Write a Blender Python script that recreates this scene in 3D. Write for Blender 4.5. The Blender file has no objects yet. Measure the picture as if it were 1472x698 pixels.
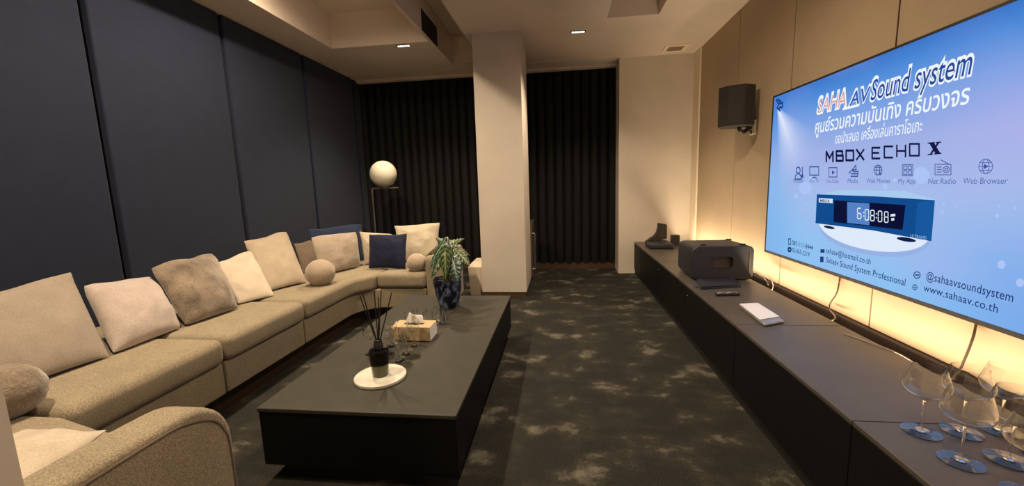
import bpy, bmesh, math, random
from mathutils import Vector, Matrix, noise
random.seed(7)
PI = math.pi
S = bpy.context.scene
C = S.collection

# ------------------------------------------------------------------ camera
FOC, CAMH = 587.47, 1.2
YAW, PITCH, ROLL = (math.radians(a) for a in (7.192, 8.168, -1.842))
CF = Vector((-math.sin(YAW)*math.cos(PITCH), math.cos(YAW)*math.cos(PITCH), -math.sin(PITCH)))
_r = Vector((math.cos(YAW), math.sin(YAW), 0)); _u = _r.cross(CF)
CR = math.cos(ROLL)*_r + math.sin(ROLL)*_u
CU = -math.sin(ROLL)*_r + math.cos(ROLL)*_u
EYE = Vector((0, 0, CAMH))
cd = bpy.data.cameras.new('camera'); cam = bpy.data.objects.new('camera', cd); C.objects.link(cam)
cd.sensor_fit = 'HORIZONTAL'; cd.sensor_width = 36; cd.lens = 36*FOC/1472; cd.clip_start = .02
cam.matrix_world = Matrix(((CR.x, CU.x, -CF.x, 0), (CR.y, CU.y, -CF.y, 0), (CR.z, CU.z, -CF.z, CAMH), (0, 0, 0, 1)))
S.camera = cam

def ray(x, y): return CF + CR*((x-736)/FOC) - CU*((y-349)/FOC)
def onz(x, y, z): d = ray(x, y); return EYE + d*((z-CAMH)/d.z)
def onx(x, y, X): d = ray(x, y); return EYE + d*(X/d.x)
def ony(x, y, Y): d = ray(x, y); return EYE + d*(Y/d.y)

# ------------------------------------------------------------------ materials
def lin(c):
    return tuple(((v/255)/12.92 if v/255 <= .04045 else ((v/255+.055)/1.055)**2.4) for v in c)

def nodes(name):
    m = bpy.data.materials.new(name); m.use_nodes = True
    nt = m.node_tree; b = nt.nodes['Principled BSDF']
    return m, nt, b

def mat(name, col, rough=.6, metal=0, var=0, vscale=5, bump=0, bscale=200, col2=None, detail=4, spec=.5, stretch=None, sheen=0, pos=(.35, .65)):
    m, nt, b = nodes(name)
    b.inputs['Base Color'].default_value = (*col, 1); b.inputs['Roughness'].default_value = rough
    b.inputs['Metallic'].default_value = metal; b.inputs['Specular IOR Level'].default_value = spec
    if sheen:
        b.inputs['Sheen Weight'].default_value = sheen
    tc = nt.nodes.new('ShaderNodeTexCoord'); src = tc.outputs['Object']
    if stretch:
        mp = nt.nodes.new('ShaderNodeMapping'); mp.inputs['Scale'].default_value = stretch
        nt.links.new(src, mp.inputs['Vector']); src = mp.outputs['Vector']
    if var or col2:
        n = nt.nodes.new('ShaderNodeTexNoise'); n.inputs['Scale'].default_value = vscale; n.inputs['Detail'].default_value = detail
        nt.links.new(src, n.inputs['Vector'])
        r = nt.nodes.new('ShaderNodeValToRGB'); r.color_ramp.elements[0].position = pos[0]; r.color_ramp.elements[1].position = pos[1]
        a = col if col2 else tuple(c*(1-var) for c in col); z = col2 if col2 else tuple(min(1, c*(1+var)) for c in col)
        r.color_ramp.elements[0].color = (*a, 1); r.color_ramp.elements[1].color = (*z, 1)
        nt.links.new(n.outputs['Fac'], r.inputs['Fac']); nt.links.new(r.outputs['Color'], b.inputs['Base Color'])
    if bump:
        n2 = nt.nodes.new('ShaderNodeTexNoise'); n2.inputs['Scale'].default_value = bscale; n2.inputs['Detail'].default_value = 3
        nt.links.new(src, n2.inputs['Vector'])
        bp = nt.nodes.new('ShaderNodeBump'); bp.inputs['Strength'].default_value = bump; bp.inputs['Distance'].default_value = .01
        nt.links.new(n2.outputs['Fac'], bp.inputs['Height']); nt.links.new(bp.outputs['Normal'], b.inputs['Normal'])
    return m

def emit(name, col, s=1):
    m = bpy.data.materials.new(name); m.use_nodes = True; nt = m.node_tree
    nt.nodes.remove(nt.nodes['Principled BSDF'])
    e = nt.nodes.new('ShaderNodeEmission'); e.inputs['Color'].default_value = (*col, 1); e.inputs['Strength'].default_value = s
    nt.links.new(e.outputs[0], nt.nodes['Material Output'].inputs['Surface'])
    return m

def clear_glass(name):
    m, nt, b = nodes(name)
    b.inputs['Base Color'].default_value = (.97, .98, .98, 1); b.inputs['Roughness'].default_value = 0
    b.inputs['IOR'].default_value = 1.52; b.inputs['Transmission Weight'].default_value = 1
    return m

def fabric(name, c1, c2, scale=300, bump=.35, rough=.95, sheen=.15, blotch=0, low=.6):
    """woven melange: fine two-tone noise over a soft larger mottling, thread bump"""
    m, nt, b = nodes(name)
    b.inputs['Roughness'].default_value = rough; b.inputs['Specular IOR Level'].default_value = .2
    b.inputs['Sheen Weight'].default_value = sheen
    tc = nt.nodes.new('ShaderNodeTexCoord')
    n = nt.nodes.new('ShaderNodeTexNoise'); n.inputs['Scale'].default_value = scale; n.inputs['Detail'].default_value = 3
    n2 = nt.nodes.new('ShaderNodeTexNoise'); n2.inputs['Scale'].default_value = 9; n2.inputs['Detail'].default_value = 3
    r = nt.nodes.new('ShaderNodeValToRGB'); r.color_ramp.elements[0].position = .36; r.color_ramp.elements[1].position = .62
    r.color_ramp.elements[0].color = (*c1, 1); r.color_ramp.elements[1].color = (*c2, 1)
    mx = nt.nodes.new('ShaderNodeMix'); mx.data_type = 'RGBA'; mx.blend_type = 'MULTIPLY'
    mx.inputs['Factor'].default_value = .35 + blotch
    r2 = nt.nodes.new('ShaderNodeValToRGB'); r2.color_ramp.elements[0].position = .3; r2.color_ramp.elements[1].position = .7
    r2.color_ramp.elements[0].color = (low, low, low, 1); r2.color_ramp.elements[1].color = (1, 1, 1, 1)
    bp = nt.nodes.new('ShaderNodeBump'); bp.inputs['Strength'].default_value = bump; bp.inputs['Distance'].default_value = .004
    L = nt.links.new
    L(tc.outputs['Object'], n.inputs['Vector']); L(tc.outputs['Object'], n2.inputs['Vector'])
    L(n.outputs['Fac'], r.inputs['Fac']); L(n2.outputs['Fac'], r2.inputs['Fac'])
    L(r.outputs['Color'], mx.inputs['A']); L(r2.outputs['Color'], mx.inputs['B'])
    L(mx.outputs['Result'], b.inputs['Base Color'])
    L(n.outputs['Fac'], bp.inputs['Height']); L(bp.outputs['Normal'], b.inputs['Normal'])
    return m

M = {}
M['plaster'] = mat('plaster', (.60, .53, .45), .85, var=.07, vscale=1.6, bump=.06, bscale=30)
M['ceiling'] = mat('ceiling_plaster', (.66, .57, .48), .85, var=.06, vscale=1.3, bump=.05, bscale=25)
M['panel_tan'] = mat('tan_panel', (.46, .35, .235), .8, var=.05, vscale=2, bump=.05, bscale=60)
M['seam'] = mat('seam_dark', (.012, .009, .006), .9)
M['trim_cream'] = mat('trim_cream', (.82, .72, .56), .6)
M['navy'] = fabric('navy_panel_cloth', (.010, .014, .031), (.018, .025, .050), 260, .3, .95, .1)
M['ribbed'] = mat('ribbed_black', (.0065, .0065, .0072), .75, var=.2, vscale=30, spec=.25)
M['wood_base'] = mat('brown_wood', (.075, .04, .022), .5, var=.25, vscale=6, stretch=(1, 12, 12))
M['dark_plinth'] = mat('dark_brown_plinth', (.030, .014, .008), .55)
M['sofa'] = fabric('sofa_weave', (.20, .162, .106), (.385, .32, .218), 260, .5)
M['table_top'] = mat('table_top_leather', (.036, .033, .0235), .5, var=.1, vscale=12, bump=.05, bscale=350, spec=.4)
M['black_lacquer'] = mat('black_lacquer', (.005, .005, .0052), .5, spec=.15)
M['cab_top'] = mat('cabinet_top_leather', (.068, .057, .050), .42, var=.08, vscale=9, bump=.06, bscale=300, spec=.5)
M['cab_front'] = mat('cabinet_front', (.0058, .0056, .0058), .55, spec=.15)
M['black_plastic'] = mat('black_plastic', (.017, .015, .016), .5, bump=.05, bscale=500)
M['speaker_cloth'] = mat('speaker_cloth', (.018, .013, .012), .8, bump=.3, bscale=900)
M['slate_plastic'] = mat('slate_plastic', (.020, .0205, .028), .5, bump=.05, bscale=700)
M['steel'] = mat('steel', (.62, .6, .57), .3, 1)
M['chrome'] = mat('chrome', (.85, .83, .8), .12, 1)
M['dark_steel'] = mat('dark_bronze', (.33, .27, .22), .38, .85)
M['opal'] = mat('opal_glass', (.62, .58, .47), .6, spec=.3)
M['marble'] = mat('white_marble', (.78, .75, .66), .35, col2=(.62, .58, .48), vscale=14, detail=8)
M['kraft'] = mat('kraft_card', (.50, .37, .21), .8, var=.06, vscale=40)
M['white_card'] = mat('white_card', (.80, .77, .72), .7)
M['tissue'] = mat('white_tissue', (.85, .83, .8), .9)
M['cream_box'] = mat('cream_plastic', (.66, .56, .42), .55)
M['glass'] = clear_glass('clear_glass')
M['bottle_dark'] = mat('bottle_smoked_glass', (.007, .006, .005), .06, spec=.35)
M['bottle_green'] = mat('bottle_olive_liquid', (.07, .066, .018), .1, spec=.6)
M['reed'] = mat('reed_black', (.014, .011, .01), .8)
M['vase'] = mat('vase_glaze', (.004, .006, .022), .2, col2=(.24, .32, .50), vscale=30, detail=1.5, stretch=(1, 1, .55), pos=(.5, .74))
M['soil'] = mat('soil', (.03, .02, .012), .95)
M['stem'] = mat('petiole_green', (.17, .20, .06), .5)
M['led'] = emit('led_warm', (1, .74, .46), 7)
M['cell'] = emit('downlight_cell', (1, .84, .62), 5)
M['black'] = mat('matt_black', (.006, .006, .006), .7)
M['vent_grey'] = mat('vent_grille', (.34, .27, .2), .6)
M['silver'] = mat('silver_shell', (.36, .35, .38), .35, .6)
M['white_shell'] = mat('white_shell', (.74, .74, .82), .35)
M['cable_dark'] = mat('cable_dark', (.06, .04, .025), .5)
M['cable_grey'] = mat('cable_grey', (.34, .29, .23), .6)
M['cable_white'] = mat('cable_white', (.7, .64, .52), .5)
M['window_tan'] = mat('recess_tan', (.085, .06, .042), .6)
# cushions
M['cu_grey'] = fabric('cushion_grey_tan', (.25, .205, .165), (.38, .32, .26), 420, .3)
M['cu_pink'] = fabric('cushion_pinkish_velour', (.43, .355, .315), (.51, .43, .385), 160, .15, sheen=.4)
M['cu_fur'] = fabric('cushion_taupe_fur', (.25, .19, .135), (.34, .265, .195), 110, .9, sheen=.6, blotch=.6, low=.38)
M['cu_cream'] = fabric('cushion_cream_velour', (.53, .445, .345), (.61, .52, .41), 160, .15, sheen=.4)
M['cu_sand'] = fabric('cushion_sand_weave', (.34, .275, .20), (.46, .38, .285), 480, .35)
M['cu_brown'] = fabric('cushion_brown', (.13, .095, .07), (.18, .135, .10), 300, .2)
M['cu_taupe'] = fabric('cushion_taupe_velour', (.33, .265, .205), (.41, .335, .265), 160, .2, sheen=.4)
M['cu_navy'] = fabric('cushion_navy_weave', (.014, .022, .052), (.026, .040, .085), 420, .4)
M['cu_velvet'] = fabric('cushion_navy_velvet', (.004, .006, .028), (.009, .014, .050), 60, .2, .7, .1, .4)
M['cu_ivory'] = fabric('cushion_ivory', (.50, .43, .32), (.60, .52, .40), 200, .3)
M['cu_ball'] = fabric('ball_taupe', (.36, .28, .205), (.46, .365, .275), 220, .3, sheen=.4)

def carpet():
    m, nt, b = nodes('carpet_pile'); L = nt.links.new
    b.inputs['Roughness'].default_value = .95; b.inputs['Specular IOR Level'].default_value = .15
    tc = nt.nodes.new('ShaderNodeTexCoord')
    mp = nt.nodes.new('ShaderNodeMapping'); mp.inputs['Scale'].default_value = (1, 1.25, 1)
    L(tc.outputs['Object'], mp.inputs['Vector'])
    n = nt.nodes.new('ShaderNodeTexNoise'); n.inputs['Scale'].default_value = 4.0; n.inputs['Detail'].default_value = 6; n.inputs['Roughness'].default_value = .60
    n.inputs['Distortion'].default_value = .15
    L(mp.outputs[0], n.inputs['Vector'])
    r = nt.nodes.new('ShaderNodeValToRGB'); e = r.color_ramp.elements
    e[0].position = .44; e[0].color = (.021, .0205, .0175, 1); e[1].position = .66; e[1].color = (.115, .106, .082, 1)
    k = e.new(.57); k.color = (.033, .030, .024, 1)
    L(n.outputs['Fac'], r.inputs['Fac'])
    f = nt.nodes.new('ShaderNodeTexNoise'); f.inputs['Scale'].default_value = 160; f.inputs['Detail'].default_value = 2
    L(tc.outputs['Object'], f.inputs['Vector'])
    r2 = nt.nodes.new('ShaderNodeValToRGB'); r2.color_ramp.elements[0].color = (.55, .55, .55, 1); r2.color_ramp.elements[1].color = (1.4, 1.4, 1.4, 1)
    r2.color_ramp.elements[0].position = .3; r2.color_ramp.elements[1].position = .7
    L(f.outputs['Fac'], r2.inputs['Fac'])
    mx = nt.nodes.new('ShaderNodeMix'); mx.data_type = 'RGBA'; mx.blend_type = 'MULTIPLY'; mx.inputs['Factor'].default_value = 1
    L(r.outputs['Color'], mx.inputs['A']); L(r2.outputs['Color'], mx.inputs['B']); L(mx.outputs['Result'], b.inputs['Base Color'])
    bp = nt.nodes.new('ShaderNodeBump'); bp.inputs['Strength'].default_value = .5; bp.inputs['Distance'].default_value = .006
    L(f.outputs['Fac'], bp.inputs['Height']); L(bp.outputs['Normal'], b.inputs['Normal'])
    return m
M['carpet'] = carpet()

# ------------------------------------------------------------------ mesh helpers
def link(name, bm, m, parent=None, smooth=False, loc=None):
    me = bpy.data.meshes.new(name); bmesh.ops.recalc_face_normals(bm, faces=bm.faces[:]); bm.to_mesh(me); bm.free()
    if isinstance(m, (list, tuple)):
        for k in m: me.materials.append(k)
    else: me.materials.append(m)
    if smooth:
        for p in me.polygons: p.use_smooth = True
        me.set_sharp_from_angle(angle=math.radians(38))
    o = bpy.data.objects.new(name, me); C.objects.link(o)
    if parent is not None:
        o.parent = parent; o.matrix_parent_inverse = Matrix.Translation(-parent.location) if parent.type == 'EMPTY' else Matrix()
    return o

def bevel(o, w, seg=3, ang=30):
    b = o.modifiers.new('bevel', 'BEVEL'); b.width = w; b.segments = seg; b.limit_method = 'ANGLE'; b.angle_limit = math.radians(ang)
    for p in o.data.polygons: p.use_smooth = True
    w2 = o.modifiers.new('wn', 'WEIGHTED_NORMAL'); w2.keep_sharp = True
    return o

def box(bm, x0, x1, y0, y1, z0, z1, mi=0):
    v = [bm.verts.new(p) for p in ((x0,y0,z0),(x1,y0,z0),(x1,y1,z0),(x0,y1,z0),(x0,y0,z1),(x1,y0,z1),(x1,y1,z1),(x0,y1,z1))]
    for f in ((0,3,2,1),(4,5,6,7),(0,1,5,4),(1,2,6,5),(2,3,7,6),(3,0,4,7)):
        q = bm.faces.new([v[i] for i in f]); q.material_index = mi
    return v

def boxes(*args):
    bm = bmesh.new()
    for a in args: box(bm, *a)
    return bm

def prism(bm, pts, z0, z1, mp=lambda a, b, c: (a, b, c)):
    """extrude outline pts (a,b) from c=z0 to z1"""
    lo = [bm.verts.new(mp(a, b, z0)) for a, b in pts]; hi = [bm.verts.new(mp(a, b, z1)) for a, b in pts]
    n = len(pts)
    bm.faces.new(lo[::-1]); bm.faces.new(hi)
    for i in range(n): bm.faces.new((lo[i], lo[(i+1) % n], hi[(i+1) % n], hi[i]))

def lathe(bm, prof, c=(0, 0, 0), seg=40, mi=0):
    rings = []
    for r, z in prof:
        if r < 1e-6: rings.append([bm.verts.new((c[0], c[1], c[2]+z))])
        else: rings.append([bm.verts.new((c[0]+r*math.cos(2*PI*i/seg), c[1]+r*math.sin(2*PI*i/seg), c[2]+z)) for i in range(seg)])
    for a, b in zip(rings, rings[1:]):
        for i in range(seg):
            j = (i+1) % seg
            if len(a) == 1 and len(b) == 1: continue
            if len(a) == 1: f = bm.faces.new((a[0], b[i], b[j]))
            elif len(b) == 1: f = bm.faces.new((a[i], a[j], b[0]))
            else: f = bm.faces.new((a[i], a[j], b[j], b[i]))
            f.material_index = mi

def tube(bm, pts, r, seg=10, r1=None):
    pts = [Vector(p) for p in pts]; n = len(pts); rings = []
    up = Vector((.13, .21, .97)).normalized()
    for i, p in enumerate(pts):
        t = (pts[min(i+1, n-1)] - pts[max(i-1, 0)]).normalized()
        a = t.cross(up)
        if a.length < .05: a = t.cross(Vector((1, 0, 0)))
        a.normalize(); b = t.cross(a)
        rr = r if r1 is None else r + (r1-r)*i/(n-1)
        rings.append([bm.verts.new(p + a*rr*math.cos(2*PI*k/seg) + b*rr*math.sin(2*PI*k/seg)) for k in range(seg)])
    for A, B in zip(rings, rings[1:]):
        for k in range(seg): bm.faces.new((A[k], A[(k+1) % seg], B[(k+1) % seg], B[k]))
    bm.faces.new(rings[0][::-1]); bm.faces.new(rings[-1])

def spline(pts, n=8):
    P = [Vector(p) for p in pts]; out = []
    for i in range(len(P)-1):
        p0, p1, p2, p3 = P[max(i-1, 0)], P[i], P[i+1], P[min(i+2, len(P)-1)]
        for k in range(n):
            t = k/n
            out.append(.5*((2*p1) + (p2-p0)*t + (2*p0-5*p1+4*p2-p3)*t*t + (3*p1-p0-3*p2+p3)*t**3))
    out.append(P[-1]); return out

def tag(o, label, cat, group=None):
    o['label'] = label; o['category'] = cat
    if group: o['group'] = group
    return o
def thing(name, loc, label, cat, group=None):
    o = bpy.data.objects.new(name, None); C.objects.link(o); o.location = loc; o.empty_display_size = .1
    bpy.context.view_layer.update() if False else None
    return tag(o, label, cat, group)
def struct(name, bm, m, smooth=False):
    o = link(name, bm, m, smooth=smooth); o['kind'] = 'structure'; return o
def copy_thing(root, loc, label, group=None):
    r = root.copy(); C.objects.link(r); r.location = loc; r['label'] = label
    if group: r['group'] = group
    for ch in list(root.children):
        c = ch.copy(); C.objects.link(c); c.parent = r; c.matrix_parent_inverse = ch.matrix_parent_inverse.copy()
        for g in list(ch.children):
            d = g.copy(); C.objects.link(d); d.parent = c; d.matrix_parent_inverse = g.matrix_parent_inverse.copy()
    return r

# ------------------------------------------------------------------ room shell
XL, XR, ZC = -2.80, 1.60, 2.68
YB, YP, YN = 5.72, 5.38, -2.2
struct('floor', boxes((-3.0, 1.85, YN, 6.1, -.1, 0)), M['carpet'])
# ceiling: low soffit with three sunk slots
cb = bmesh.new(); T = 3.03
R1, R2, R3 = (-2.40, -1.345, 4.32), (-1.315, -.945, 5.15), (.43, .89, 4.09)
for x0, x1, ye in (R1, R2, R3):
    box(cb, x0, x1, ye, 6.1, ZC, T); box(cb, x0, x1, YN, -1.6, ZC, T)
for x0, x1 in ((-3.0, R1[0]), (R1[1], R2[0]), (R2[1], R3[0]), (R3[1], 1.85)):
    box(cb, x0, x1, YN, 6.1, ZC, T)
box(cb, -3.0, 1.85, YN, 6.1, T, T+.1)
bmesh.ops.remove_doubles(cb, verts=cb.verts[:], dist=1e-5)
struct('ceiling', cb, M['ceiling'])
struct('wall_left', boxes((-3.0, -2.87, YN, 6.1, 0, ZC)), M['black'])
struct('wall_front', boxes((-2.87, 1.75, YN-.1, YN, 0, T)), M['plaster'])
# right wall: tan panels with open joints on a dark backing
wr = bmesh.new(); box(wr, 1.625, 1.85, YN, 6.1, 0, ZC, 1)
seams = [-1.35, -.44, .47, 1.375, 2.288, 3.203, 4.117, 5.15]
for a, b in zip([YN]+seams, seams): box(wr, XR, 1.625, a+.0055, b-.0055, .395, ZC)
o = struct('wall_right', wr, [M['panel_tan'], M['seam']])
struct('trim_1', boxes((1.585, 1.625, 5.154, 5.38, .395, ZC)), M['trim_cream'])
struct('baseboard_right', boxes((1.575, 1.625, YN, 5.38, 0, .392)), M['dark_plinth'])
# far wall: ribbed black lining and the plaster return
rb = bmesh.new(); pts = []
x = -2.86
while x < .70:
    pts += [(x, YB+.03), (x+.012, YB+.004), (x+.03, YB-.012), (x+.06, YB-.018), (x+.09, YB-.012), (x+.108, YB+.004)]
    x += .12
pts += [(.735, YB+.03), (.735, YB+.2), (-2.86, YB+.2)]
prism(rb, pts, .085, ZC)
struct('wall_back', rb, M['ribbed'])
struct('baseboard_back', boxes((-2.87, .735, YB+.0, YB+.15, 0, .085)), M['wood_base'])
struct('wall_back_return', boxes((.715, 1.626, YP, 6.1, 0, ZC)), M['plaster'])
struct('trim_2', boxes((-2.87, .715, 5.31, 5.316, ZC-.006, ZC+.02), (-2.87, .715, 5.60, 5.69, ZC-.03, ZC+.02)), M['ceiling'])
# pillars
def pillar(y0, y1):
    p = struct('pillar', boxes((-.868, -.392, y0, y1, .06, ZC+.01)), M['plaster'])
    b = struct('pillar_baseboard', boxes((-.858, -.402, y0+.01, y1-.01, 0, .062)), M['wood_base'])
    return p
pillar(4.22, 4.90)
pillar(-.45, .224)

# upholstered wall panels, left
ys = [-2.15, -.87, .20, 1.235, 2.27, 3.31, 4.40, 5.50, 5.70]
plab = {3: 'navy upholstered wall panel nearest the camera, cut off by the left picture edge',
        4: 'wide navy upholstered wall panel above the pinkish and taupe fur cushions',
        5: 'navy upholstered wall panel above the tall sand cushion',
        6: 'navy upholstered wall panel above the dull blue cushion, last wide one before the corner',
        7: 'narrow navy upholstered wall strip in the far corner beside the ribbed black wall'}
for i in range(len(ys)-1):
    if i < 2: continue
    o = link('wall_panel', boxes((-2.868, XL, ys[i]+.019, ys[i+1]-.019, .002, ZC-.003)), M['navy'])
    bevel(o, .014, 3)
    tag(o, plab.get(i, 'navy upholstered wall panel beside the near sofa arm, out of view'), 'wall panel', 'navy panels on the left wall')

# ------------------------------------------------------------------ ceiling fittings
def downlight(x, y, z, label, watts, ang=120, rot=0):
    t = thing('downlight', (x, y, z), label, 'ceiling light', 'recessed downlights')
    bm = bmesh.new()
    box(bm, x-.075, x+.075, y-.026, y+.026, z-.006, z+.004)
    bevel(link('housing', bm, M['black'], t), .003, 2)
    for k in range(5):
        bm = bmesh.new(); cx = x-.052+.026*k
        box(bm, cx-.0095, cx+.0095, y-.013, y+.013, z-.0085, z-.005)
        link('light_cell', bm, M['cell'], t)
    ld = bpy.data.lights.new('downlight_lamp', 'SPOT'); ld.energy = watts; ld.color = (1, .79, .55); ld.spot_size = math.radians(ang); ld.spot_blend = .7; ld.shadow_soft_size = .05
    lo = bpy.data.objects.new('downlight_lamp', ld); C.objects.link(lo); lo.parent = t; lo.location = (0, 0, -.02)
    return t
DL = 2.2
downlight(-1.634, 4.385, ZC, 'small recessed downlight in the soffit above the far end of the sofa', 75*DL)
downlight(.178, 4.37, ZC, 'small recessed downlight in the ceiling between pillar and right wall', 60*DL)
for (x, y, z, w) in ((-1.75, 2.75, T, 112), (-1.75, .95, T, 108), (.178, 2.5, ZC, 55), (.178, .5, ZC, 30), (-.25, -.9, ZC, 60)):
    downlight(x, y, z, 'recessed downlight further forward in the ceiling, out of view', w*DL, 172 if z == T or y == 2.5 else 120)

# black slot vent in the side of the drop board, pale grille in the ceiling
bm = boxes((-1.3155, -1.312, 4.055, 4.52, 2.70, 2.875)); o = link('air_slot', bm, M['black'])
t = thing('slot_vent', (-1.31, 4.29, 2.78), 'black rectangular air slot in the side of the ceiling drop', 'air vent')
o.parent = t; o.matrix_parent_inverse = Matrix.Translation(-t.location)
bm = bmesh.new()
for a in ((-1.3152, -1.309, 4.045, 4.53, 2.69, 2.70), (-1.3152, -1.309, 4.045, 4.53, 2.875, 2.885), (-1.3152, -1.309, 4.045, 4.055, 2.70, 2.875), (-1.3152, -1.309, 4.52, 4.53, 2.70, 2.875)): box(bm, *a)
link('slot_frame', bm, M['black'], t)
vx, vy = 1.30, 5.13
t = thing('ceiling_vent', (vx, vy, ZC), 'pale square ceiling grille near the right wall corner', 'air vent')
bm = bmesh.new()
for a in ((vx-.13, vx+.13, vy-.13, vy-.085), (vx-.13, vx+.13, vy+.085, vy+.13), (vx-.13, vx-.085, vy-.085, vy+.085), (vx+.085, vx+.13, vy-.085, vy+.085)): box(bm, *a, ZC-.012, ZC+.002)
bevel(link('grille_frame', bm, M['trim_cream'], t), .003, 2)
bm = bmesh.new(); box(bm, vx-.09, vx+.09, vy-.09, vy+.09, ZC-.003, ZC+.002)
for k in range(7): box(bm, vx-.085, vx+.085, vy-.075+.024*k, vy-.066+.024*k, ZC-.009, ZC-.002)
link('grille', bm, M['vent_grey'], t)

# ------------------------------------------------------------------ sofa
sofa = thing('sectional_sofa', (-2.2, 2.3, 0), 'long beige woven sectional sofa wrapping the left wall with a seat at each end', 'sofa')
SX = -1.80; SBK = -2.79; ZS = .44
def cushion(pts, z0=.295, z1=ZS, w=.045):
    bm = bmesh.new(); prism(bm, pts, z0, z1)
    return bevel(link('seat_cushion', bm, M['sofa'], sofa), w, 5)
def arc(cx, cy, r, a0, a1, n=8): return [(cx+r*math.cos(math.radians(a0+(a1-a0)*k/n)), cy+r*math.sin(math.radians(a0+(a1-a0)*k/n))) for k in range(n+1)]
g = .003
for a, b in ((1.165, 1.89), (1.89, 2.585)):
    cushion([(SBK, a+g), (SX, a+g), (SX, b-g), (SBK, b-g)])
far_c = arc(-1.52, 3.14, .28, 180, 128, 6)          # concave inner corner
cushion([(SBK, 2.585+g), (SX, 2.585+g)] + far_c + [(-1.66, 3.62), (-1.58, 3.85), (-1.58, 4.20), (SBK, 4.20)])
cushion([(-1.69+.005, 3.425), (-1.225, 3.42), (-1.225, 4.13), (-1.575, 4.13), (-1.575, 3.85), (-1.652, 3.62)], .30, ZS+.005)
cushion([(SBK, .02), (-1.17, .02), (-1.17, 1.05), (-1.55, 1.10), (SX+.02, 1.16), (SBK, 1.16)])
# upholstered base under each seat, with open joints
def base(pts):
    bm = bmesh.new(); prism(bm, pts, .12, .297)
    return bevel(link('base_panel', bm, M['sofa'], sofa), .012, 3)
BX = -1.83
for a, b in ((1.165, 1.89), (1.89, 2.585)):
    base([(SBK, a+.004), (BX, a+.004), (BX, b-.004), (SBK, b-.004)])
base([(SBK, 2.589), (BX, 2.589)] + arc(-1.53, 3.16, .30, 180, 112, 8) + [(-1.225, 3.45), (-1.225, 4.18), (SBK, 4.18)])
base([(SBK, .02), (-1.17, .02), (-1.17, 1.03), (BX, 1.14), (SBK, 1.14)])
bm = bmesh.new()
prism(bm, [(-2.7, .08), (-1.10, .08), (-1.10, .95), (-1.89, 1.0), (-1.89, 3.20), (-1.80, 3.46), (-1.60, 3.52), (-1.10, 3.52), (-1.10, 4.02), (-2.7, 4.10)], .001, .121)
link('plinth', bm, M['dark_plinth'], sofa)
# low back rails, behind the cushions
bm = boxes((-2.685, -1.23, 4.21, 4.31, ZS-.02, .58)); bevel(link('backrest', bm, M['sofa'], sofa), .04, 4)
# arms: rounded at the front top
def arm(x0, x1, yfront, yback, top, rad):
    s = 1 if yfront > yback else -1
    pr = [(yback, .10), (yfront, .10), (yfront, top-rad)]
    for k in range(1, 9):
        a = math.radians(90*k/8)
        pr.append((yfront - s*rad*(1-math.cos(a)), top-rad+rad*math.sin(a)*1.0))
    pr.append((yfront - s*(rad+.18), top+.006)); pr.append((yback, top+.004))
    bm = bmesh.new(); prism(bm, pr, x0, x1, lambda a, b, c: (c, a, b))
    o = bevel(link('armrest', bm, M['sofa'], sofa), .022, 4, 40)
    return o
ar = arm(-1.165, -1.03, 1.065, -.05, .607, .15)
arm(-1.222, -1.035, 3.45, 4.08, .60, .06)
# seam piping on the near arm's outer face
sp = [(-1.0295, -.04, .588), (-1.0295, .5, .589), (-1.0295, .84, .588), (-1.0295, .93, .575), (-1.0295, 1.0, .540), (-1.0295, 1.032, .49), (-1.0295, 1.045, .42), (-1.0295, 1.046, .15)]
bm = bmesh.new(); tube(bm, spline(sp, 6), .0035, 6); pp = link('piping', bm, M['cu_brown'], ar)
pp.parent = sofa; pp.matrix_parent_inverse = Matrix.Translation(-sofa.location); pp['label'] = 'dark seam line around the arm side'

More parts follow.
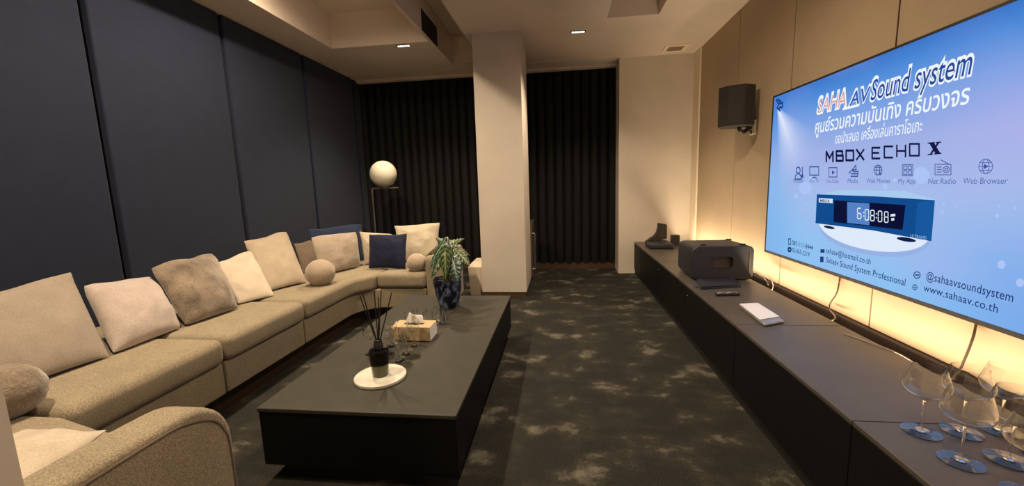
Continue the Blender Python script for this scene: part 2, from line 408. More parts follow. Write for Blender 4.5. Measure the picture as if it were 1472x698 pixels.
# ------------------------------------------------------------------ cushions
def pillow(TL, TR, BR, BL, th, m, label, wr=.007, seed=0, pinch=.035, rnd=.0, N=26):
    TL, TR, BR, BL = map(Vector, (TL, TR, BR, BL))
    n = ((TR-TL)+(BR-BL)).cross((TL-BL)+(TR-BR)).normalized()
    if n.dot(EYE-(TL+BR)/2) < 0: n = -n
    cen = (TL+TR+BR+BL)/4
    bm = bmesh.new(); F = [[None]*(N+1) for _ in range(N+1)]; B = [[None]*(N+1) for _ in range(N+1)]
    for i in range(N+1):
        for j in range(N+1):
            u, v = i/N, j/N; a, b = 2*u-1, 2*v-1
            pu = u - a*abs(a)*0 - a*pinch*(1-b*b)*abs(a)**1.5*.5
            pv = v - b*pinch*(1-a*a)*abs(b)**1.5*.5
            cr_ = rnd*(abs(a)*abs(b))**5
            pu -= a*cr_; pv -= b*cr_
            p = (TL*(1-pu)+TR*pu)*(1-pv) + (BL*(1-pu)+BR*pu)*pv
            p = p + noise.noise_vector(Vector((a*1.6+seed*3, b*1.6, 4)))*wr*1.3*max(0, .45-b)
            t = th*max(0, (1-abs(a)**2.4))**.6*max(0, (1-abs(b)**2.4))**.6
            q = Vector((a*2.2+seed, b*2.2, seed*1.7))
            e = min(1, 3*min(1-abs(a), 1-abs(b)))
            w = (noise.noise(q*1.3)*1.2 + noise.noise(q*3.1)*.6)*wr*e
            cr = abs(noise.noise(Vector((a*1.5+seed, b*4+a, seed))))
            w -= max(0, .12-cr)*wr*7*e*(abs(a)**2)
            F[i][j] = bm.verts.new(p+n*(t*.62+w-cen.length*0))
            B[i][j] = F[i][j] if i in (0, N) or j in (0, N) else bm.verts.new(p-n*(t*.42))
    for i in range(N):
        for j in range(N):
            bm.faces.new((F[i][j], F[i+1][j], F[i+1][j+1], F[i][j+1]))
            q = [B[i][j], B[i][j+1], B[i+1][j+1], B[i+1][j]]
            bm.faces.new(q)
    for v in bm.verts: v.co -= cen
    o = link('throw_pillow', bm, m, smooth=True); o.location = cen
    s = o.modifiers.new('sub', 'SUBSURF'); s.levels = 1; s.render_levels = 1
    tag(o, label, 'cushion', 'cushions along the sofa')
    return o
ZP = ZS+.004
def wallpillow(tl, tr, br, bl, X, th, m, label, **k):
    return pillow(onx(*tl, X), onx(*tr, X), onz(*br, ZP), onz(*bl, ZP), th, m, label, **k)
pillow((-2.50, 1.26, .80), (-2.50, 1.765, .832), onz(160, 512, ZP), (-2.19, 1.20, ZP), .10, M['cu_grey'],
       'large grey-tan woven cushion nearest the camera, cut off by the left picture edge', seed=1, wr=.004)
wallpillow((116, 410), (216, 394), (263, 471), (161, 511), -2.44, .15, M['cu_pink'], 'pinkish beige velour cushion between the large grey one and the fur one', seed=2, wr=.008, rnd=.018, pinch=.02)
wallpillow((213, 382), (306, 360), (345, 443), (266, 470), -2.40, .135, M['cu_fur'], 'taupe faux-fur cushion with brushed dark patches', seed=3, wr=.010, rnd=.018, pinch=.02)
wallpillow((300, 379), (361, 359), (396, 425), (342, 438), -2.47, .085, M['cu_cream'], 'plain cream velour cushion tucked behind the fur cushion', seed=4, wr=.008, rnd=.018, pinch=.02)
wallpillow((349, 346), (411, 331), (442, 406), (378, 422), -2.60, .12, M['cu_sand'], 'tall sand-coloured woven cushion right of the cream one', seed=5, wr=.008)
pillow((-2.56, 3.58, .715), (-2.47, 3.90, .715), (-2.31, 3.76, ZP), (-2.39, 3.42, ZP), .06, M['cu_brown'],
       'dark brown cushion half hidden behind the round taupe ball', seed=6)
pillow(ony(445, 340, 3.42), ony(513, 332, 3.80), (-1.985, 3.76, ZP), (-2.14, 3.32, ZP), .10, M['cu_taupe'],
       'square taupe velour cushion in the corner in front of the blue one', seed=7, wr=.006, rnd=.018, pinch=.02)
pillow(ony(441, 329, 3.78), ony(521, 321, 4.14), (-2.10, 4.06, ZP), (-2.48, 3.68, ZP), .09, M['cu_navy'],
       'dull blue woven cushion behind the taupe square one in the corner', seed=8)
pillow(ony(516, 332, 3.93), ony(564, 336, 3.98), (-1.70, 3.88, ZP), (-1.99, 3.84, ZP), .08, M['cu_ivory'],
       'ivory cushion mostly hidden behind the navy velvet one', seed=9)
pillow(ony(566, 324, 4.12), ony(633, 319, 4.12), (-1.26, 3.97, ZP), (-1.68, 3.99, ZP), .11, M['cu_ivory'],
       'largest ivory cushion at the right end of the far seat by the plant', seed=10, wr=.007)
pillow(ony(530, 336, 3.76), ony(586, 335, 3.72), (-1.46, 3.60, ZP), (-1.855, 3.64, ZP), .09, M['cu_velvet'],
       'dark navy velvet cushion standing in the middle of the far seat', seed=11, wr=.004)
c = onz(96, 640, .53)
pillow((-1.70, 1.00, .475), (-1.375, .99, .505), (-1.215, .60, .53), (-1.50, .54, .49), .09, M['cu_cream'],
       'cream cushion lying flat on the near seat behind the armrest', seed=12, wr=.01)

def ball(c, r, m, label, sq=.94, fur=0, seed=0):
    bm = bmesh.new(); bmesh.ops.create_uvsphere(bm, u_segments=40, v_segments=24, radius=r)
    for v in bm.verts:
        d = v.co.normalized(); k = 1 + .018*noise.noise(d*3+Vector((seed, 0, 0))) + fur*noise.noise(d*9+Vector((seed, 2, 0)))
        v.co = v.co*k; v.co.z *= sq
        if v.co.z < -r*sq*.86: v.co.z = -r*sq*.86
    o = link('ball_cushion', bm, m, smooth=True); o.location = (c[0], c[1], ZS+.003+r*sq*.86)
    return tag(o, label, 'cushion', 'round ball cushions')
c = onz(460, 387, .565); ball(c, .113, M['cu_ball'], 'round taupe ball cushion in front of the square taupe cushion', .97)
c = onz(599, 373, .545); ball(c, .092, M['cu_ball'], 'round tan ball cushion beside the plant on the far seat', seed=3)
c = onz(4, 557, .545); ball(c, .108, M['cu_fur'], 'furry round ball cushion at the left picture edge', .9, .03, seed=5)

# ------------------------------------------------------------------ coffee table
TX0, TX1, TY0, TY1, TZ = -1.253, -.416, 1.415, 3.115, .33
ct = thing('coffee_table', (-.83, 2.27, 0), 'low black block coffee table with dark brown leather top on the carpet', 'table')
bevel(link('body', boxes((TX0+.004, TX1-.004, TY0+.004, TY1-.004, .075, .318)), M['black_lacquer'], ct), .004, 2)
link('plinth', boxes((TX0+.06, TX1-.06, TY0+.05, TY1-.05, .001, .076)), M['black'], ct)
for a, b in ((TY0, 2.278), (2.281, TY1)):
    bevel(link('table_top', boxes((TX0, TX1, a, b, .312, TZ)), M['table_top'], ct), .0035, 2)

# ------------------------------------------------------------------ things on the coffee table
def slab_disc(bm, c, rx, ry, rot, z0, z1, seg=56):
    pts = []
    for k in range(seg):
        a = 2*PI*k/seg; x, y = rx*math.cos(a), ry*math.sin(a)
        pts.append((c[0]+x*math.cos(rot)-y*math.sin(rot), c[1]+x*math.sin(rot)+y*math.cos(rot)))
    prism(bm, pts, z0, z1)
bm = bmesh.new(); slab_disc(bm, (-.850, 1.702), .117, .117, 0, TZ+.0005, TZ+.016)
o = link('marble_tray', bm, M['marble']); bevel(o, .004, 3)
tag(o, 'round white marble tray under the reed diffuser on the coffee table', 'tray')
dx, dy, dz = -.848, 1.70, TZ+.0165
rd = thing('reed_diffuser', (dx, dy, dz), 'dark glass reed diffuser with black sticks on the white marble tray', 'diffuser')
bm = bmesh.new(); lathe(bm, [(0, .001), (.034, .001), (.036, .004), (.041, .060)], (dx, dy, dz)); link('liquid', bm, M['bottle_green'], rd, True)['label'] = 'olive green translucent lower half'
bm = bmesh.new(); lathe(bm, [(.0412, .058), (.046, .112), (.046, .118), (.042, .122), (.016, .124), (.0155, .130), (0, .130)], (dx, dy, dz)); link('bottle', bm, M['bottle_dark'], rd, True)
bm = bmesh.new(); lathe(bm, [(.0155, .126), (.021, .130), (.022, .150), (.018, .156), (.017, .170), (.012, .172), (.012, .165), (0, .165)], (dx, dy, dz)); link('collar', bm, M['black_plastic'], rd, True)
for px in ((517, 424), (521, 421), (538, 417), (544, 427), (548, 417), (563, 420)):
    tip = ony(*px, 1.70 + random.uniform(-.05, .05))
    bm = bmesh.new(); tube(bm, [(dx+(tip.x-dx)*.03, dy, dz+.10), (dx+(tip.x-dx)*.12, dy+(tip.y-dy)*.1, dz+.166), tip], .0026, 6); link('reed', bm, M['reed'], rd)

# tissue box
tb = thing('tissue_box', (-.865, 2.16, TZ), 'kraft card tissue box with white ends and a tissue pulled up', 'tissue box')
bx0, bx1, by0, by1, bz = -.985, -.757, 2.150, 2.275, .412
bm = boxes((bx0, bx1, by0, by1, TZ+.001, bz))
for f in bm.faces:
    if abs(f.calc_center_median().x-bx1) < .002 or abs(f.calc_center_median().x-bx0) < .002: f.material_index = 1
bevel(link('box', bm, [M['kraft'], M['white_card']], tb), .002, 2)
bm = bmesh.new(); slab_disc(bm, (-.872, 2.212), .062, .02, 0, bz+.0003, bz+.0012, 30); link('slot', bm, M['black'], tb)
bm = bmesh.new(); N = 14; G = []
for i in range(N+1):
    row = []
    for j in range(9):
        u, v = i/N, j/8
        w = .055*(1-.25*v); h = .062*v*(1-.55*max(0, u-.35)) + .006*noise.noise(Vector((u*3, v*3, 1)))*v
        row.append(bm.verts.new((-.872+(u-.5)*2*w+.012*v, 2.212+.016*math.sin(u*7+v*2)*v+.004*math.sin(u*15), bz+.001+h)))
    G.append(row)
for i in range(N):
    for j in range(8): bm.faces.new((G[i][j], G[i+1][j], G[i+1][j+1], G[i][j+1]))
o = link('tissue', bm, M['tissue'], tb, True); sd = o.modifiers.new('thick', 'SOLIDIFY'); sd.thickness = .0015

# small stemmed glasses and tumblers
def stem_glass(loc, h, rb, label, group, flat=True, bowl_h=.5):
    x, y, z = loc
    t = thing('wine_glass', loc, label, 'glass', group)
    hb = h*(1-bowl_h)
    bm = bmesh.new()
    if flat:   # wide low bowl that narrows to the rim
        out = [(0, hb), (.006, hb+.0006), (rb*.45, hb+.012), (rb*.86, hb+.026), (rb, hb+.040), (rb*.985, hb+.055), (rb*.74, h)]
    else:
        out = [(0, hb), (.005, hb+.0004), (rb*.5, hb+.006), (rb*.85, hb+.02), (rb, hb+.042), (rb*.98, h-.008), (rb*.97, h)]
    sm = [(max(p.x, 0), p.z) for p in spline([(r, 0, zz) for r, zz in out], 6)]
    prof = list(sm); th = .0008 if flat else .0016
    for k in range(len(sm)-1, 0, -1):
        a_, b_ = sm[k-1], sm[min(k+1, len(sm)-1)]
        tx, tz = b_[0]-a_[0], b_[1]-a_[1]; l_ = math.hypot(tx, tz) or 1
        prof.append((max(sm[k][0]-th*tz/l_, .0003), h if k == len(sm)-1 else sm[k][1]+th*tx/l_))
    prof.append((0, hb+th*1.3))
    lathe(bm, prof, loc, 44); link('bowl', bm, M['glass'], t, True)
    bm = bmesh.new(); lathe(bm, [(.0035, .006), (.0032, .012), (.003, hb*.6), (.0036, hb-.004), (.0055, hb+.001)], loc, 14); link('stem', bm, M['glass'], t, True)
    fr = rb*.86 if flat else rb*.85
    bm = bmesh.new(); lathe(bm, [(0, .0005), (fr, .0005), (fr, .0022), (fr*.6, .0034), (.008, .005), (.0035, .0075), (0, .0075)], loc, 44); link('foot', bm, M['glass'], t, True)
    return t
G1 = 'wine glasses on the media cabinet'
gl = [(1.070, 1.285, 'wine glass on the cabinet standing leftmost of its cluster, nearest the seam'),
      (1.185, 1.292, 'wine glass in the back row of the cabinet cluster, second from the left'),
      (1.062, 1.150, 'wine glass directly in front of the two leftmost ones on the cabinet'),
      (1.300, 1.308, 'wine glass in the back row of the cabinet cluster, third from the left'),
      (1.190, 1.165, 'wine glass on the right of the cluster, second row from the front'),
      (1.105, 1.030, 'wine glass at the bottom right edge of the picture, nearest the camera'),
      (1.308, 1.192, 'wine glass cut off by the right picture edge below the screen')]
first = None
for x, y, lab in gl:
    if first is None: first = stem_glass((x, y, .4175), .205, .055, lab, G1)
    else: copy_thing(first, (x, y, .4175), lab, G1)
G2 = 'small stemmed glasses on the coffee table'
sg = [(-.836, 1.888, 'small stemmed glass on the coffee table nearest the reed diffuser'),
      (-.829, 1.975, 'small stemmed glass on the coffee table between diffuser and tissue box'),
      (-.829, 2.085, 'small stemmed glass touching the front of the tissue box'),
      (-.955, 2.075, 'small stemmed glass left of the tissue box, back of its cluster'),
      (-.930, 1.975, 'small stemmed glass half hidden behind the diffuser sticks'),
      (-1.020, 1.960, 'small stemmed glass leftmost on the coffee table')]
first = None
for x, y, lab in sg:
    if first is None: first = stem_glass((x, y, TZ+.0005), .145, .036, lab, G2, False, .46)
    else: copy_thing(first, (x, y, TZ+.0005), lab, G2)
G3 = 'tumblers behind the tissue box'
tu = [(-.931, 2.505, 'clear tumbler behind the tissue box, left of the pair'), (-.866, 2.440, 'clear tumbler behind the tissue box, nearest to it'),
      (-.826, 2.545, 'clear tumbler behind the tissue box closest to the blue vase'), (-.785, 2.455, 'clear tumbler behind the tissue box at the right end'),
      (-1.005, 2.475, 'clear tumbler behind the tissue at the left end of the row')]
tp = None
for x, y, lab in tu:
    if tp is None:
        bm = bmesh.new(); lathe(bm, [(0, .0005), (.026, .0005), (.029, .004), (.033, .075), (.0308, .075), (.0265, .011), (0, .010)], (0, 0, 0), 32)
        tp = link('tumbler', bm, M['glass'], smooth=True); o = tp
    else: o = tp.copy(); C.objects.link(o)
    o.location = (x, y, TZ+.0005); tag(o, lab, 'glass', G3)

# ------------------------------------------------------------------ vase with a plant
vx, vy = -.836, 2.82
pl = thing('potted_plant', (vx, vy, TZ), 'leafy plant with white-veined leaves in a mottled blue vase', 'plant')
bm = bmesh.new(); lathe(bm, [(0, .001), (.066, .001), (.070, .008), (.082, .06), (.096, .13), (.106, .19), (.107, .205), (.103, .212), (.097, .205), (.094, .185), (0, .183)], (vx, vy, TZ), 48)
o = link('vase', bm, M['vase'], pl, True); o['label'] = 'mottled dark and light blue glazed vase'
bm = bmesh.new(); lathe(bm, [(0, .19), (.094, .186)], (vx, vy, TZ), 30); link('soil', bm, M['soil'], pl)
def leaf_mat(name, dark, vein):
    m, nt, b = nodes(name); L = nt.links.new
    b.inputs['Roughness'].default_value = .35
    uv = nt.nodes.new('ShaderNodeUVMap'); uv.uv_map = 'UVMap'
    sp = nt.nodes.new('ShaderNodeSeparateXYZ'); L(uv.outputs[0], sp.inputs[0])
    def mth(op, a, bb=None):
        n = nt.nodes.new('ShaderNodeMath'); n.operation = op
        for i, v in enumerate((a, bb)):
            if v is None: continue
            if isinstance(v, (int, float)): n.inputs[i].default_value = v
            else: L(v, n.inputs[i])
        return n.outputs[0]
    au = mth('ABSOLUTE', mth('SUBTRACT', sp.outputs['X'], .5))           # 0..0.5 from midrib
    mid = mth('LESS_THAN', au, .028)
    fr = mth('FRACT', mth('MULTIPLY', mth('SUBTRACT', sp.outputs['Y'], mth('MULTIPLY', au, .55)), 6))
    lat = mth('LESS_THAN', mth('ABSOLUTE', mth('SUBTRACT', fr, .5)), .058)
    rim = mth('GREATER_THAN', au, .488)
    f = mth('MAXIMUM', mth('MAXIMUM', mid, lat), rim)
    mx = nt.nodes.new('ShaderNodeMix'); mx.data_type = 'RGBA'; L(f, mx.inputs['Factor'])
    mx.inputs['A'].default_value = (*dark, 1); mx.inputs['B'].default_value = (*vein, 1); L(mx.outputs['Result'], b.inputs['Base Color'])
    return m
LM = [leaf_mat('leaf_green', (.009, .032, .014), (.24, .31, .12)), leaf_mat('leaf_blue_green', (.010, .034, .034), (.22, .30, .17)),
      leaf_mat('leaf_olive', (.022, .045, .012), (.27, .33, .12)), leaf_mat('leaf_bronze', (.07, .05, .028), (.22, .18, .10))]
def leaf(base, tip, w, face, m, curl=.15):
    base, tip = Vector(base), Vector(tip); ax = tip-base; Ln = ax.length; ax.normalize()
    face = Vector(face); face = (face - ax*face.dot(ax)).normalized(); side = ax.cross(face)
    bm = bmesh.new(); uvl = bm.loops.layers.uv.new('UVMap'); NV, NU = 20, 8; R = []
    for j in range(NV+1):
        v = j/NV
        hw = w*(min(1, (v/.16))**.6)*(1-max(0, (v-.2)/.8)**1.25) if v > 0 else 0
        hw *= 1+.08*math.sin(v*34)
        row = []
        for i in range(NU+1):
            u = 2*i/NU-1
            back = -.20*Ln*abs(u)**1.5*max(0, 1-v/.30)            # basal lobes
            p = base + ax*(v*Ln+back) + side*(u*hw) + face*(-curl*Ln*(v-.3)**2 - .35*hw*abs(u)**1.6 + .004*math.sin(v*34)*abs(u))
            row.append((bm.verts.new(p), (i/NU, v)))
        R.append(row)
    for j in range(NV):
        for i in range(NU):
            q = [R[j][i], R[j][i+1], R[j+1][i+1], R[j+1][i]]
            try:
                fc = bm.faces.new([a[0] for a in q])
                for lp, a in zip(fc.loops, q): lp[uvl].uv = a[1]
            except ValueError: pass
    o = link('leaf', bm, m, pl, True); s = o.modifiers.new('thick', 'SOLIDIFY'); s.thickness = .0012
    return o
top = Vector((vx, vy, TZ+.19))
def L_(bp, tp_, yb, yt, w, m, face=(0.1, -.75, .65), curl=.15):
    b, t = ony(*bp, yb), ony(*tp_, yt)
    leaf(b, t, w, face, LM[m], curl)
    mid = (top+b)/2 + Vector((0, .01, .03))
    bm = bmesh.new(); tube(bm, spline([top+Vector((random.uniform(-.03, .03), random.uniform(-.03, .03), -.01)), mid, b+Vector((0, .004, 0))], 6), .0045, 7, .003)
    link('petiole', bm, M['stem'], pl, True)
# leaf base pixel, tip pixel in the photograph, depth of each, half width
L_((638, 347), (614, 386), 2.80, 2.70, .062, 1, (-.35, -.6, .7))
L_((637, 360), (620, 398), 2.74, 2.64, .050, 0, (-.3, -.8, .5))
L_((640, 358), (640, 402), 2.70, 2.62, .046, 2)
L_((657, 361), (676, 381), 2.76, 2.70, .056, 2, (.25, -.6, .75))
L_((652, 374), (658, 405), 2.70, 2.62, .056, 1, (.1, -.85, .5))
L_((634, 352), (611, 366), 2.84, 2.86, .050, 3, (-.6, -.5, .6))
L_((644, 350), (668, 341), 2.88, 2.94, .040, 2, (.1, -.6, .8))
L_((660, 356), (676, 366), 2.86, 2.88, .040, 3, (.3, -.4, .8))
L_((644, 349), (625, 340), 2.90, 2.98, .046, 0, (0, -.6, .8))
L_((630, 366), (617, 400), 2.86, 2.90, .045, 0, (-.5, -.7, .5))
L_((650, 352), (648, 376), 2.84, 2.74, .050, 0, (0, -.8, .6))
L_((646, 362), (664, 398), 2.86, 2.90, .045, 0, (.4, -.8, .4))

# ------------------------------------------------------------------ floor lamp
Yl = 4.95
gc = ony(551, 250, Yl); tl, tr = ony(535, 271, Yl), ony(573, 271, Yl)
lp = thing('floor_lamp', (tl.x, Yl, 0), 'slim floor lamp with an opal globe balanced on an angled metal bar', 'lamp')
bm = bmesh.new(); bmesh.ops.create_uvsphere(bm, u_segments=48, v_segments=28, radius=.164, matrix=Matrix.Translation(gc)); link('globe', bm, M['opal'], lp, True)
zb = gc.z-.164-.010
bm = boxes((tl.x-.008, tr.x, Yl-.008, Yl+.008, zb-.008, zb+.008)); bevel(link('crossbar', bm, M['dark_steel'], lp), .003, 2)
bm = boxes((tl.x-.008, tl.x+.008, Yl-.008, Yl+.008, .012, zb-.008)); bevel(link('stem', bm, M['dark_steel'], lp), .003, 2)
bm = bmesh.new(); lathe(bm, [(0, .001), (.13, .001), (.13, .010), (.126, .013), (0, .013)], (tl.x+.10, Yl, 0), 40); link('base', bm, M['dark_steel'], lp)
bm = bmesh.new(); lathe(bm, [(0, 0), (.02, 0), (.02, .02), (0, .02)], (gc.x, Yl, zb+.004), 20); link('socket', bm, M['dark_steel'], lp)

# ------------------------------------------------------------------ cream box and small fridge by the pillar
cbx = thing('upright_box', (-.945, 4.42, 0), 'cream upright box with sloped lid on the floor against the pillar', 'box')
bm = bmesh.new()
lo = [(-1.015, 4.28), (-.872, 4.28), (-.872, 4.60), (-1.015, 4.60)]; hi = [(-1.03, 4.27), (-.871, 4.27), (-.871, 4.61), (-1.03, 4.61)]
a = [bm.verts.new((x, y, .001)) for x, y in lo]; b = [bm.verts.new((x, y, .318)) for x, y in hi]
for i in range(4): bm.faces.new((a[i], a[(i+1) % 4], b[(i+1) % 4], b[i]))
bm.faces.new(a[::-1]); bm.faces.new(b); bevel(link('body', bm, M['cream_box'], cbx), .006, 3)
bm = bmesh.new(); a = [bm.verts.new((x, y, .320)) for x, y in hi]
b = [bm.verts.new(p) for p in ((-.99, 4.31, .372), (-.871, 4.31, .372), (-.871, 4.57, .372), (-.99, 4.57, .372))]
for i in range(4): bm.faces.new((a[i], a[(i+1) % 4], b[(i+1) % 4], b[i]))
bm.faces.new(a[::-1]); bm.faces.new(b); bevel(link('lid', bm, M['cream_box'], cbx), .004, 2)
fr = thing('mini_fridge', (-.65, 5.25, 0), 'dark mini fridge tucked behind the pillar with a steel bar handle', 'fridge')
bevel(link('body', boxes((-.90, -.415, 5.02, 5.50, .012, .735)), M['black_plastic'], fr), .006, 2)
d = bevel(link('door', boxes((-.413, -.385, 5.02, 5.50, .03, .72)), M['dark_steel'], fr), .004, 2)
bm = bmesh.new(); tube(bm, [(-.388, 5.06, .585), (-.352, 5.06, .585), (-.350, 5.06, .58), (-.350, 5.06, .14), (-.352, 5.06, .135), (-.388, 5.06, .135)], .008, 8)
h = link('handle', bm, M['steel'], fr); h.parent = d; h.matrix_parent_inverse = Matrix()
h.parent = d; h.matrix_parent_inverse = d.matrix_parent_inverse.copy() if False else Matrix()
for x, y in ((-.86, 5.06), (-.45, 5.06), (-.86, 5.46), (-.45, 5.46)):
    bm = bmesh.new(); lathe(bm, [(0, 0), (.015, 0), (.015, .013), (0, .013)], (x, y, .0005), 14); link('foot', bm, M['black'], fr)

# ------------------------------------------------------------------ media cabinet
CX, CB, CZ = .912, 1.44, .416
cy = [-.466, .435, 1.336, 2.237, 3.138, 4.04, 4.94, 5.372]
cl = ['black cabinet unit nearest the camera, beyond the bottom right corner', 'long black cabinet unit at the bottom right corner under the wine glasses',
      'black cabinet unit between the wine glasses and the white gadget', 'black cabinet unit carrying the remote and the white gadget',
      'black cabinet unit under the portable speaker', 'black cabinet unit behind the portable speaker, before the dark stand',
      'short black end cabinet unit against the plaster wall under the dark stand']
for i in range(7):
    a, b = cy[i], cy[i+1]
    t = thing('cabinet', ((CX+CB)/2, (a+b)/2, 0), cl[i], 'cabinet', 'low cabinet units under the screen')
    link('body', boxes((CX+.020, CB, a+.001, b-.001, .055, .397)), M['cab_front'], t)
    link('plinth', boxes((CX+.012, CB-.03, a+.001, b-.001, .001, .056)), M['black'], t)
    bevel(link('top', boxes((CX, CB, a+.0015, b-.0015, .398, CZ)), M['cab_top'], t), .003, 2)
    f = bevel(link('door', boxes((CX+.001, CX+.019, a+.002, b-.002, .058, .396)), M['cab_front'], t), .002, 2)
    if i in (3, 4):
        bm = bmesh.new()
        lathe(bm, [(0, 0), (.006, 0), (.0065, .004), (.004, .007), (0, .007)], (0, 0, 0), 14)
        for v in bm.verts: v.co = Vector((CX+.001-v.co.z, b-.03 if i == 4 else b-.06, .34)) + Vector((0, v.co.x, v.co.y))
        k = link('knob', bm, M['chrome'], t, True); k.parent = f; k.matrix_parent_inverse = Matrix()
# warm LED profile behind the cabinet top
ls = thing('led_strip', (1.47, 2.3, .385), 'warm LED strip glowing in the gap behind the cabinet', 'light strip')
link('profile', boxes((1.4415, 1.475, -.4, 5.2, .355, .362)), M['steel'], ls)
link('diffuser', boxes((1.443, 1.470, -.4, 5.2, .3625, .366)), M['led'], ls)
la = bpy.data.lights.new('led_lamp', 'AREA'); la.shape = 'RECTANGLE'; la.size = .02; la.size_y = 5.5; la.energy = 50; la.color = (1, .76, .49)
lo = bpy.data.objects.new('led_lamp', la); C.objects.link(lo); lo.parent = ls; lo.location = (-.014, .1, -.012); lo.rotation_euler = (PI, math.radians(-5), 0)

# ------------------------------------------------------------------ portable speaker lying on the cabinet
ps = thing('portable_speaker', (1.21, 3.45, CZ), 'big black portable speaker box with a handle recess lying on the cabinet', 'speaker')
def rrect(x0, x1, z0, z1, r, n=6):
    return (arc(x1-r, z0+r, r, -90, 0, n) + arc(x1-r, z1-r, r, 0, 90, n) + arc(x0+r, z1-r, r, 90, 180, n) + arc(x0+r, z0+r, r, 180, 270, n))
# body: rounded box profile in XZ, front with a real cut recess
bm = bmesh.new()
outer = rrect(.985, 1.432, CZ+.006, .684, .045); inner = rrect(1.118, 1.285, .505, .602, .022)
def lay(pts, y): return [bm.verts.new((x, y, z)) for x, z in pts]
of = lay(outer, 3.245); o2 = lay([((x-1.208)*1.0+1.208, z) for x, z in outer], 3.27)
sm_ = lay([(1.208+(x-1.208)*.965, .55+(z-.55)*.95) for x, z in outer], 3.238)
bk = lay([(1.208+(x-1.208)*1.0, .53+(z-.53)*.96) for x, z in outer], 3.62); bk2 = lay([(1.208+(x-1.208)*.93, .53+(z-.53)*.88) for x, z in outer], 3.665)
inf = lay(inner, 3.238); inb = lay([(1.2015+(x-1.2015)*.93, .5535+(z-.5535)*.9) for x, z in inner], 3.275)
n = len(outer)
for A, B in ((sm_, of), (of, o2), (o2, bk), (bk, bk2), (inb, inf), (inf, sm_)):
    for i in range(n): bm.faces.new((A[i], A[(i+1) % n], B[(i+1) % n], B[i]))
bm.faces.new(bk2)
link('body', bm, M['slate_plastic'], ps, True).modifiers.new('e', 'EDGE_SPLIT').split_angle = math.radians(35)
bm = bmesh.new(); prism(bm, [(1.2015+(x-1.2015)*.935, .5535+(z-.5535)*.905) for x, z in inner], 3.274, 3.285, lambda a, b, c: (a, c, b))
link('handle_recess', bm, M['window_tan'], ps)
bm = boxes((1.395, 1.405, 3.232, 3.240, .47, .635)); bevel(link('side_reflection', bm, M['window_tan'], ps), .002, 2)  # warm reflection on the speaker front, put in as a tan strip
for x, y in ((1.05, 3.36), (1.36, 3.36), (1.05, 3.58), (1.36, 3.58)):
    bm = bmesh.new(); lathe(bm, [(0, 0), (.018, 0), (.02, .012), (0, .012)], (x, y, CZ+.0006), 16); link('rubber_foot', bm, M['black'], ps)
for x, y in ((1.08, 3.30), (1.37, 3.30), (1.37, 3.57)):
    bm = boxes((x-.022, x+.022, y-.012, y+.012, .6835, .692)); bevel(link('rubber_pad', bm, M['black'], ps), .004, 2)

# flat slab, keys, remote, white gadget
fs = thing('tablet_case', (1.12, 3.10, CZ), 'flat dark slate folder lying in front of the portable speaker', 'folder')
bm = bmesh.new(); prism(bm, [(.965, 2.965), (1.262, 3.035), (1.315, 3.215), (1.005, 3.20)], CZ+.001, CZ+.012); bevel(link('lower_cover', bm, M['slate_plastic'], fs), .003, 2)
bm = bmesh.new(); prism(bm, [(.968, 2.972), (1.235, 3.035), (1.29, 3.21), (1.01, 3.197)], CZ+.013, CZ+.024); bevel(link('upper_cover', bm, M['slate_plastic'], fs), .003, 2)
kr = thing('key_ring', (.945, 3.05, CZ), 'small shiny key bunch on the cabinet edge beside the slate folder', 'keys')
for (x, y, a) in ((.938, 3.02, .5), (.945, 3.10, 1.8)):
    bm = bmesh.new(); pts = [(.012*math.cos(2*PI*k/16), .012*math.sin(2*PI*k/16)) for k in range(16)]
    prism(bm, [(x+p*math.cos(a)-q*math.sin(a), y+p*math.sin(a)+q*math.cos(a)) for p, q in pts], CZ+.001, CZ+.009)
    bevel(link('key_head', bm, M['chrome'], kr), .003, 3)
    bm = bmesh.new(); prism(bm, [(x+p*math.cos(a)-q*math.sin(a), y+p*math.sin(a)+q*math.cos(a)) for p, q in ((.01, -.004), (.034, -.004), (.037, 0), (.034, .004), (.01, .004))], CZ+.002, CZ+.005)
    link('key_blade', bm, M['chrome'], kr)
rm = thing('remote_control', (1.10, 2.835, CZ), 'black button remote control on the cabinet in front of the slate folder', 'remote control')
rp = [(1.010, 2.790), (1.165, 2.808), (1.170, 2.855), (1.015, 2.838)]
bm = bmesh.new(); prism(bm, rp, CZ+.001, CZ+.018); bevel(link('body', bm, M['black_plastic'], rm), .005, 3)
for i in range(9):
    for j in range(3):
        u, v = (i+.8)/10, (j+.7)/3.4
        p = (Vector(rp[0])*(1-u)+Vector(rp[1])*u)*(1-v)+(Vector(rp[3])*(1-u)+Vector(rp[2])*u)*v
        bm = bmesh.new(); lathe(bm, [(.0042, 0), (.0042, .003), (0, .0035)], (p.x, p.y, CZ+.0178), 8)
        link('button', bm, M['silver'] if (i*3+j) % 4 else M['white_shell'], rm)
wd = thing('handheld_gadget', (1.105, 2.39, CZ), 'slim silver gadget with a white top plate on the cabinet below the screen', 'gadget')
q = [(1.042, 2.205), (1.172, 2.268), (1.175, 2.575), (1.058, 2.555)]
bm = bmesh.new(); prism(bm, q, CZ+.001, CZ+.017); bevel(link('body', bm, M['silver'], wd), .006, 4)
q2 = [(1.046, 2.262), (1.172, 2.318), (1.174, 2.574), (1.059, 2.554)]
bm = bmesh.new(); prism(bm, q2, CZ+.0172, CZ+.023); bevel(link('top_plate', bm, M['white_shell'], wd), .003, 3)

